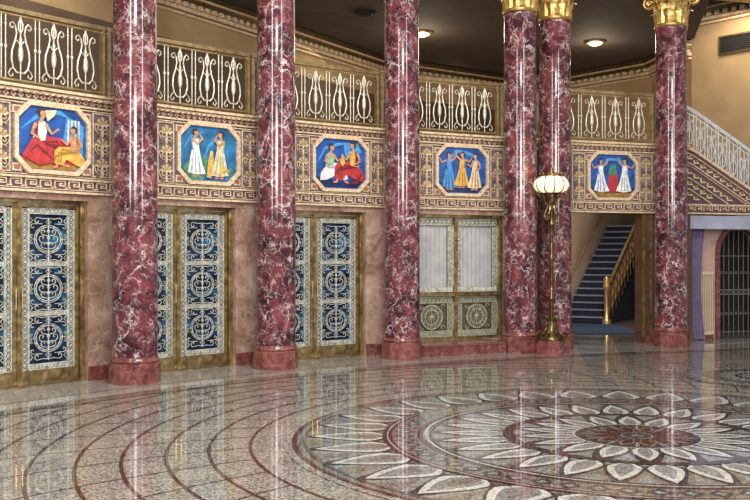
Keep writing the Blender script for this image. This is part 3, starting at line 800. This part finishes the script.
# ------------------------------------------------------------------ STAIR HALL
hx0=BD(sSt0,.35,0);hx1=BD(sSt1,.25,0)
g=MB();wallseg(g,[(hx0[0],hx0[1]),(4.62,24.2),(8.55,31)],0,3.59)
mk('wall_stair_west',g,[M_beige],xf='world',kind='structure')
g=MB();wallseg(g,[(10.4,31),(hx1[0]+.05,hx1[1])],0,3.59)
mk('wall_stair_east',g,[M_pink],xf='world',kind='structure')
g=MB();g.vprism([(8.3,31),(10.6,31),(10.6,31.2),(8.3,31.2)],0,3.6)
mk('wall_stair_north',g,[M_beige],xf='world',kind='structure')
g=MB();g.vprism([(4,26),(10.6,26),(10.6,31.3),(4,31.3)],3.6,3.7);mk('ceiling_stair',g,[M_beige],xf='world',kind='structure')
g=MB();g.vprism([(4.35,20.6),(5.75,20.6),(5.9,23.4),(4.8,24.1)],.008,.018)
mk('carpet',g,[M_carpet],xf='world',label='deep blue carpet at the foot of the stairs',category='carpet')
D=Vector((.50,.866));N=Vector((.866,-.50));L0=Vector((4.82,24.3));n=15;ru=.276;ri=.172;wd=1.15
root=empty('staircase',ML(L0.x,L0.y,0),label='navy carpeted stairs rising from the lobby',category='stairs')
g=MB();g2=MB()
for i in range(n):
    a=L0+D*(ru*i);b=L0+D*(ru*n+.9);
    q=[a,a+N*wd,b+N*wd,b]
    g.vprism([(p.x,p.y) for p in q],ri*i+(.02 if i==0 else 0),ri*(i+1),0)
    a2=a-D*.03;q=[a2,a2+N*wd,a+N*wd+D*.02,a+D*.02]
    g2.vprism([(p.x,p.y) for p in q],ri*(i+1)-.035,ri*(i+1)+.005,0)
mk('step',g,[M_carpet2],parent=root,M=Matrix());mk('step_nosing',g2,[plain('grey_nosing',(.22,.24,.32),.6,.1,.2,20)],parent=root,M=Matrix())
def strail(off,nm,orn):
    root=empty(nm,ML(*(L0+N*off),0),label='brass and black iron stair railing with scrollwork' if orn else 'brass wall handrail beside the stairs',category='railing')
    g=MB();p0=L0+N*off
    if orn:
        g.tube([(p0.x-D.x*.25,p0.y-D.y*.25,1.0)]+[(p0.x+D.x*ru*i,p0.y+D.y*ru*i,1.05+ri*i) for i in range(n+1)],.04,n=8)
    else:
        g.tube([(p0.x+D.x*ru*i,p0.y+D.y*ru*i,1.05+ri*i) for i in range(n+1)],.035,n=8)
    mk('handrail',g,[M_hand],parent=root,M=Matrix())
    if orn:
        g=MB()
        g.tube([(p0.x+D.x*ru*i,p0.y+D.y*ru*i,.3+ri*i) for i in range(n+1)],.022,n=6)
        g.tube([(p0.x+D.x*ru*i,p0.y+D.y*ru*i,.92+ri*i) for i in range(n+1)],.016,n=6)
        for i in range(n):
            q=p0+D*(ru*(i+.0));zb=.17+ri*max(0,i-1);zt=1.03+ri*i
            g.tube([(q.x,q.y,zb),(q.x,q.y,zt)],.018,n=5)
            q=p0+D*(ru*(i+.5));base=.3+ri*(i+.5)
            for zc,rz in((base+.17,.14),(base+.45,.14)):
                g.tube([(q.x+.11*math.cos(k*pi/6)*D.x,q.y+.11*math.cos(k*pi/6)*D.y,zc+rz*math.sin(k*pi/6)) for k in range(12)],.017,m=1,closed=True)
            g.tube([(q.x,q.y,base),(q.x,q.y,base+.62)],.012,n=4)
        mk('railing_bars',g,[M_bronze,M_hand],parent=root,M=Matrix())
        g=MB();q=p0-D*.28
        g.lathe([(.11,0.02),(.11,.12),(.055,.16),(.055,.85),(.09,.92),(.09,.98),(.06,1.05),(.08,1.12),(.03,1.2)],q.x,q.y,16)
        mk('newel_post',g,[M_hand],parent=root,M=Matrix())
strail(wd+.05,'stair_railing',True);strail(.12,'stair_handrail',False)

# ------------------------------------------------------------------ RIGHT BAY
sA=S(686)+.01;sB=sEnd
g=MB();N_=14
slope=.56
def topz(s): return 3.86-slope*max(0,s-sA-.05)
vs=[];fs=[]
for i in range(N_+1):
    s=sA+(sB-sA)*i/N_;z=max(2.6,topz(s))
    vs+=[(s,0,2.53),(s,.3,2.53),(s,.3,z),(s,0,z)]
for i in range(N_):
    a=4*i;b=a+4
    for k in range(4): fs.append([a+k,a+(k+1)%4,b+(k+1)%4,b+k])
fs+=[[3,2,1,0],[4*N_,4*N_+1,4*N_+2,4*N_+3]]
g.add(vs,fs)
sp=mk('stair_parapet',g,[M_purple],bend=True,label='sloping painted stair parapet with gilded bands',category='parapet')
g=MB()
for z0,z1,y in((2.53,2.56,-.05),(2.70,2.73,-.045)): g.box(sA,sB,y,0,z0,z1,0,.15)
def slab(g,off,th,y,m,sa=sA,sb=sB):
    vs=[];fs=[];n=12
    sb=min(sb,sA+.05+(3.86-off-2.75)/slope)
    if sb<=sa: return
    for i in range(n+1):
        s=sa+(sb-sa)*i/n;z=topz(s)-off
        vs+=[(s,y,z-th),(s,.0,z-th),(s,.0,z),(s,y,z)]
    for i in range(n):
        a=4*i;b=a+4
        for k in range(4): fs.append([a+k,a+(k+1)%4,b+(k+1)%4,b+k])
    g.add(vs,fs,m)
slab(g,0,.06,-.08,0);slab(g,.11,.02,-.03,0);slab(g,.30,.025,-.04,0);slab(g,.36,.015,-.03,0);slab(g,.60,.02,-.03,0);slab(g,.82,.02,-.03,0)
for off,m,hh in((.14,0,.09),(.40,5,.12),(.64,0,.10),(.86,5,.09)):
    k=sA
    while k<sB-.2:
        z=topz(k+.08)-off-hh-.0
        if z>2.76:
            g.box(k,k+.13,-.022,-.0,z,z+.028,0)
            g.box(k+.0,k+.028,-.022,-.0,z,z+hh*.8,0)
            g.box(k+.055,k+.10,-.026,-.0,z+.045,z+.045+hh*.30,4 if m else 1)
        k+=.155
k=sA
while k<sB-.2:
    key(g,k,2.605,.18,.085,0);k+=.195
mk('gilded_band',g,[M_cream,M_gold,M_purple,M_pblue,M_rust],parent=sp,bend=True)
root=empty('parapet_railing',MP((sA+sB)/2,-.12,3.2),label='silvered iron railing following the sloping parapet',category='railing')
M_wsil=stopsmat('pale_silver_iron',[(.3,(.45,.46,.47)),(.7,(.85,.86,.86))],.4,.15,14)
g=MB()
pts=[(sA+(sB-sA)*i/12) for i in range(13)]
g.tube([(s,.12,topz(s)+.84) for s in pts],.04,n=6);mk('handrail',g,[M_wsil],parent=root,bend=True)
g=MB();g.tube([(s,.12,topz(s)+.08) for s in pts],.02);g.tube([(s,.12,topz(s)+.74) for s in pts],.014)
k=sA+.05;i=0
while k<sB:
    g.tube([(k,.12,topz(k)+.01),(k,.12,topz(k)+.84)],.013)
    if i%2==0:
        z=topz(k+.1)+.4
        for sx in(-1,1):
            g.tube([(k+.1+sx*a,.12,z-.4+b) for a,b in((.0,.12),(.05,.16),(.07,.30),(.03,.45),(.03,.56),(.065,.62),(.075,.56))],.011)
        g.tube([(k+.1,.12,z-.33),(k+.1,.12,z+.33)],.011)
        g.ball(k+.1,.12,z,.024,n=6)
    k+=.2 if i%2==0 else .06;i+=1
mk('railing_bars',g,[M_wsil],parent=root,bend=True)
# lower right wall with arch
sG=S(733);gw=.55
g=MB();y0,y1=.45,.75
g.box(sR-.0,sG,y0,y1,0,2.53,0,.2)
g.box(sG,sG+gw*2,y0,y1,2.35,2.53,0,.2)
g.box(sG+2*gw,sEnd,y0,y1,0,2.53,0,.2)
cx=sG+gw;zc=1.75
vs=[];fs=[];n=20
for i in range(n+1):
    a=pi-pi*i/n;x=cx+gw*math.cos(a);z=zc+gw*math.sin(a)
    vs+=[(x,y0,z),(x,y1,z),(x,y1,2.36),(x,y0,2.36)]
for i in range(n):
    a=4*i;b=a+4
    for k in range(4): fs.append([a+k,a+(k+1)%4,b+(k+1)%4,b+k])
g.add(vs,fs)
mk('wall_east',g,[M_pink],bend=True,kind='structure',label='pinkish stone wall with arched opening')
vs=[];fs=[]
path=[(cx-gw,0),(cx-gw,zc)]+[(cx+gw*math.cos(pi-pi*i/16),zc+gw*math.sin(pi*i/16)) for i in range(1,16)]+[(cx+gw,zc),(cx+gw,0)]
outp=[(cx-gw-.09,0),(cx-gw-.09,zc)]+[(cx+(gw+.09)*math.cos(pi-pi*i/16),zc+(gw+.09)*math.sin(pi*i/16)) for i in range(1,16)]+[(cx+gw+.09,zc),(cx+gw+.09,0)]
for p,q in zip(path,outp): vs+=[(p[0],.40,p[1]),(q[0],.40,q[1]),(q[0],.45,q[1]),(p[0],.45,p[1])]
for i in range(len(path)-1):
    a=4*i;b=a+4
    for k in range(4): fs.append([a+k,a+(k+1)%4,b+(k+1)%4,b+k])
g=MB();g.add(vs,fs);mk('trim_6',g,[M_redbase],bend=True,kind='structure',label='red marble arch surround')
g=MB();g.box(sR-.05,sEnd,-.02,.9,2.24,2.50,0,.2);mk('trim_4',g,[M_white],bend=True,kind='structure',label='pale blue-white beam')
g=MB();g.box(sR,sEnd+.2,1.3,1.5,0,2.53,0,.2);mk('wall_alcove',g,[M_dark],bend=True,kind='structure')  # near-black back of the gateway; the darkness beyond is put into its colour
root=empty('iron_gate',MP(cx,-.6,0),label='arched iron gate in a pinkish stone wall',category='gate')
g=MB();
g.tube([(-gw+.02,0,0),(-gw+.02,0,zc)]+[( (gw-.02)*math.cos(pi-pi*i/16),0,zc+(gw-.02)*math.sin(pi*i/16)) for i in range(1,16)]+[(gw-.02,0,zc),(gw-.02,0,0)],.025)
mk('gate_frame',g,[M_bronze],parent=root)
g=MB()
for i in range(1,9):
    x=-gw+2*gw*i/9;g.tube([(x,0,.03),(x,0,zc+math.sqrt(max(0,gw*gw-x*x))-.03)],.009)
for z in(.12,.9,1.0,1.7): g.tube([(-gw,0,z),(gw,0,z)],.010)
for i in range(9):
    g.tube(ring(-gw+2*gw*(i+.5)/9,.95,.04,.04,8),.007,closed=True)
    for sx in(-1,1):
        xx=-gw+2*gw*(i+.5)/9
        g.tube(spiral(xx+sx*.025,1.35,.03,.008,pi/2,sx*5,8),.006);g.tube(spiral(xx+sx*.025,.5,.03,.008,pi/2,sx*5,8),.006)
mk('gate_bars',g,[plain('grey_iron',(.22,.20,.17),.4,.5,.3,20)],parent=root)
# curtain
g=MB();sC0,sC1=S(688,-.28),S(704,-.28);vs=[];fs=[];nx=50
for i in range(nx+1):
    t=i/nx
    for z in(.02,.6,1.1,1.7,2.24):
        wz=1-.25*math.sin(pi*min(1,z/2.24))
        s=sC0+(sC1-sC0)*t*wz
        y=.26+.04*math.sin(t*2*pi*5+z*.3);vs.append((s,y,z))
for i in range(nx):
    for k in range(4): a=5*i+k;fs.append([a,a+5,a+6,a+1])
g.add(vs,fs,0,True)
mk('curtain',g,[M_curt],bend=True,label='lavender velvet curtain hanging beside the column',category='curtain')
root=empty('wall_radiator',MP(S(719),-.41,0),label='pale slatted radiator cover on the pink wall',category='radiator')
g=MB();w2=.15
g.box(-w2,w2,-.04,.03,.1,.16);g.box(-w2,w2,-.04,.03,1.32,1.38)
for i in range(7):
    x=-w2+.02+(2*w2-.04)*i/6;g.box(x-.009,x+.009,-.03,.02,.16,1.32)
mk('radiator_slats',g,[M_beige],parent=root)
g=MB();g.box(-w2,w2,-.04,.03,0,.1);mk('radiator_base',g,[M_redbase],parent=root)
M=Matrix.Translation((8.01,21.03,6.2))@Matrix.Rotation(math.atan2(-1.1,.9),4,'Z')
root=empty('wall_grille',M,label='dark bronze louvred grille high on the tan wall',category='vent')
g=MB();
g.box(-.42,.42,-.05,0,0,.04);g.box(-.42,.42,-.05,0,.38,.42);g.box(-.42,-.38,-.05,0,.04,.38);g.box(.38,.42,-.05,0,.04,.38);mk('grille_frame',g,[M_bronze],parent=root)
g=MB();g.box(-.38,.38,-.01,0,.04,.38)
for i in range(7): g.box(-.38,.38,-.03,-.01,.06+i*.045,.075+i*.045)
mk('grille_louvres',g,[M_dark],parent=root)

# ------------------------------------------------------------------ FLOOR LAMP
LY=16.5;LX=(551.5-375)/F*LY
root=empty('floor_lamp',ML(LX,LY,0),label='tall bronze torchere with glowing lobed glass shade',category='lamp')
g=MB();o8=[(.30*math.cos(pi/8+k*pi/4),.30*math.sin(pi/8+k*pi/4)) for k in range(8)]
g.vprism(o8,0,.2);g.vprism([(x*.9,y*.9) for x,y in o8],.2,.24)
mk('lamp_plinth',g,[M_redbase],parent=root,label='octagonal red marble plinth')
g=MB();g.lathe([(.23,.24),(.24,.27),(.2,.31),(.13,.35),(.09,.42),(.06,.5),(.05,.56)],n=24)
for k in range(6):
    a=k*pi/3
    g.tube([(r*math.cos(a),r*math.sin(a),z) for r,z in((.25,.27),(.27,.33),(.22,.38),(.14,.36),(.09,.44),(.07,.56),(.10,.62))],.022,n=6)
mk('lamp_base',g,[M_gbr],parent=root,label='scrolled bronze foot')
g=MB();g.lathe([(.045,.5),(.036,.62),(.038,.9),(.06,.93),(.065,.97),(.04,1.0),(.028,1.05),(.029,1.6),(.045,1.63),(.045,1.67),(.028,1.7),(.026,2.2),(.055,2.23),(.06,2.28),(.03,2.32),(.035,2.5),(.065,2.62),(.09,2.72),(.12,2.76),(.04,2.78)],n=16,mod=lambda a:1+.06*math.cos(8*a))
for k in range(6):
    a=k*pi/3
    g.tube([(r*math.cos(a),r*math.sin(a),z) for r,z in((.04,2.30),(.10,2.34),(.125,2.43),(.085,2.5),(.06,2.57),(.11,2.65),(.19,2.72),(.25,2.79))],.014,n=5)
mk('lamp_pole',g,[M_gbr],parent=root,label='slim fluted dark bronze pole')
g=MB();g.lathe([(.06,2.78),(.16,2.79),(.25,2.84),(.285,2.92),(.27,2.99),(.21,3.06),(.12,3.1),(.04,3.12)],n=120,mod=lambda a:1+.16*abs(math.cos(a*5))-.06)
mk('lamp_shade',g,[M_globe],parent=root,label='lobed frosted glass bowl glowing warm')
g=MB()
for k in range(10):
    a=k*pi/5+pi/10
    g.tube([(r*math.cos(a),r*math.sin(a),z) for r,z in((.16,2.78),(.26,2.83),(.295,2.92),(.28,3.0),(.225,3.07),(.13,3.11),(.04,3.14))],.012,n=4)
    a+=pi/10;g.ball(.2*math.cos(a),.2*math.sin(a),3.12,.022,n=6,sz=1.8)
g.lathe([(.20,3.08),(.215,3.10),(.20,3.12)],n=32)
g.lathe([(.16,2.77),(.20,2.79),(.16,2.80)],n=32)
g.lathe([(.05,3.12),(.06,3.14),(.02,3.17),(.03,3.2),(.005,3.24)],n=12)
mk('shade_ribs',g,[M_gbr],parent=root,label='gilt ribs, crown and finial')
l=bpy.data.lights.new('lamp_bulb','POINT');l.energy=14;l.color=(1,.8,.5);l.shadow_soft_size=.3
o=bpy.data.objects.new('lamp_bulb',l);sc.collection.objects.link(o);o.location=(LX-.1,LY-.5,3.3)

# ------------------------------------------------------------------ LIGHTS
def area(loc,tgt,size,e,col,sy=None):
    l=bpy.data.lights.new('area_lamp','AREA');l.energy=e;l.color=col;l.shape='RECTANGLE';l.size=size;l.size_y=sy or size
    o=bpy.data.objects.new('area_lamp',l);sc.collection.objects.link(o);o.location=loc
    d=Vector(tgt)-Vector(loc);o.rotation_euler=d.to_track_quat('-Z','Y').to_euler();return o
area((1,7,9.5),(1,10,0),4,1350,(1,.96,.89))
area((2,-5,5.5),(0,15,2.5),4,1250,(1,.96,.91),3)
area((-4.5,4,5.2),(-1,15,2.5),.8,330,(1,.98,.95),4.5)
area((6.5,5,5.2),(3,16,2.5),.8,330,(1,.98,.95),4.5)
area((-5,14.5,6.5),(-3,19,4.5),1.5,45,(1,.86,.64))
area((0,20.5,6.5),(0,20,4),3,50,(1,.86,.64))
area((5.3,20.9,3.4),(6.6,26,.8),1.0,130,(1,.92,.82))
area((7.6,20.3,6.9),(8,21,4),1,50,(1,.86,.64))
wd_=bpy.data.worlds.new('World');sc.world=wd_;wd_.use_nodes=True
wd_.node_tree.nodes['Background'].inputs[0].default_value=(.95,.95,1,1);wd_.node_tree.nodes['Background'].inputs[1].default_value=.45
sc.view_settings.view_transform='Standard'
# ------------------------------------------------------------------ CAMERA
cd=bpy.data.cameras.new('camera');cd.sensor_width=36;cd.lens=F/750*36;cd.shift_y=6/750
cam=bpy.data.objects.new('camera',cd);sc.collection.objects.link(cam)
cam.location=(0,0,CH);cam.rotation_euler=(pi/2,0,0);sc.camera=cam
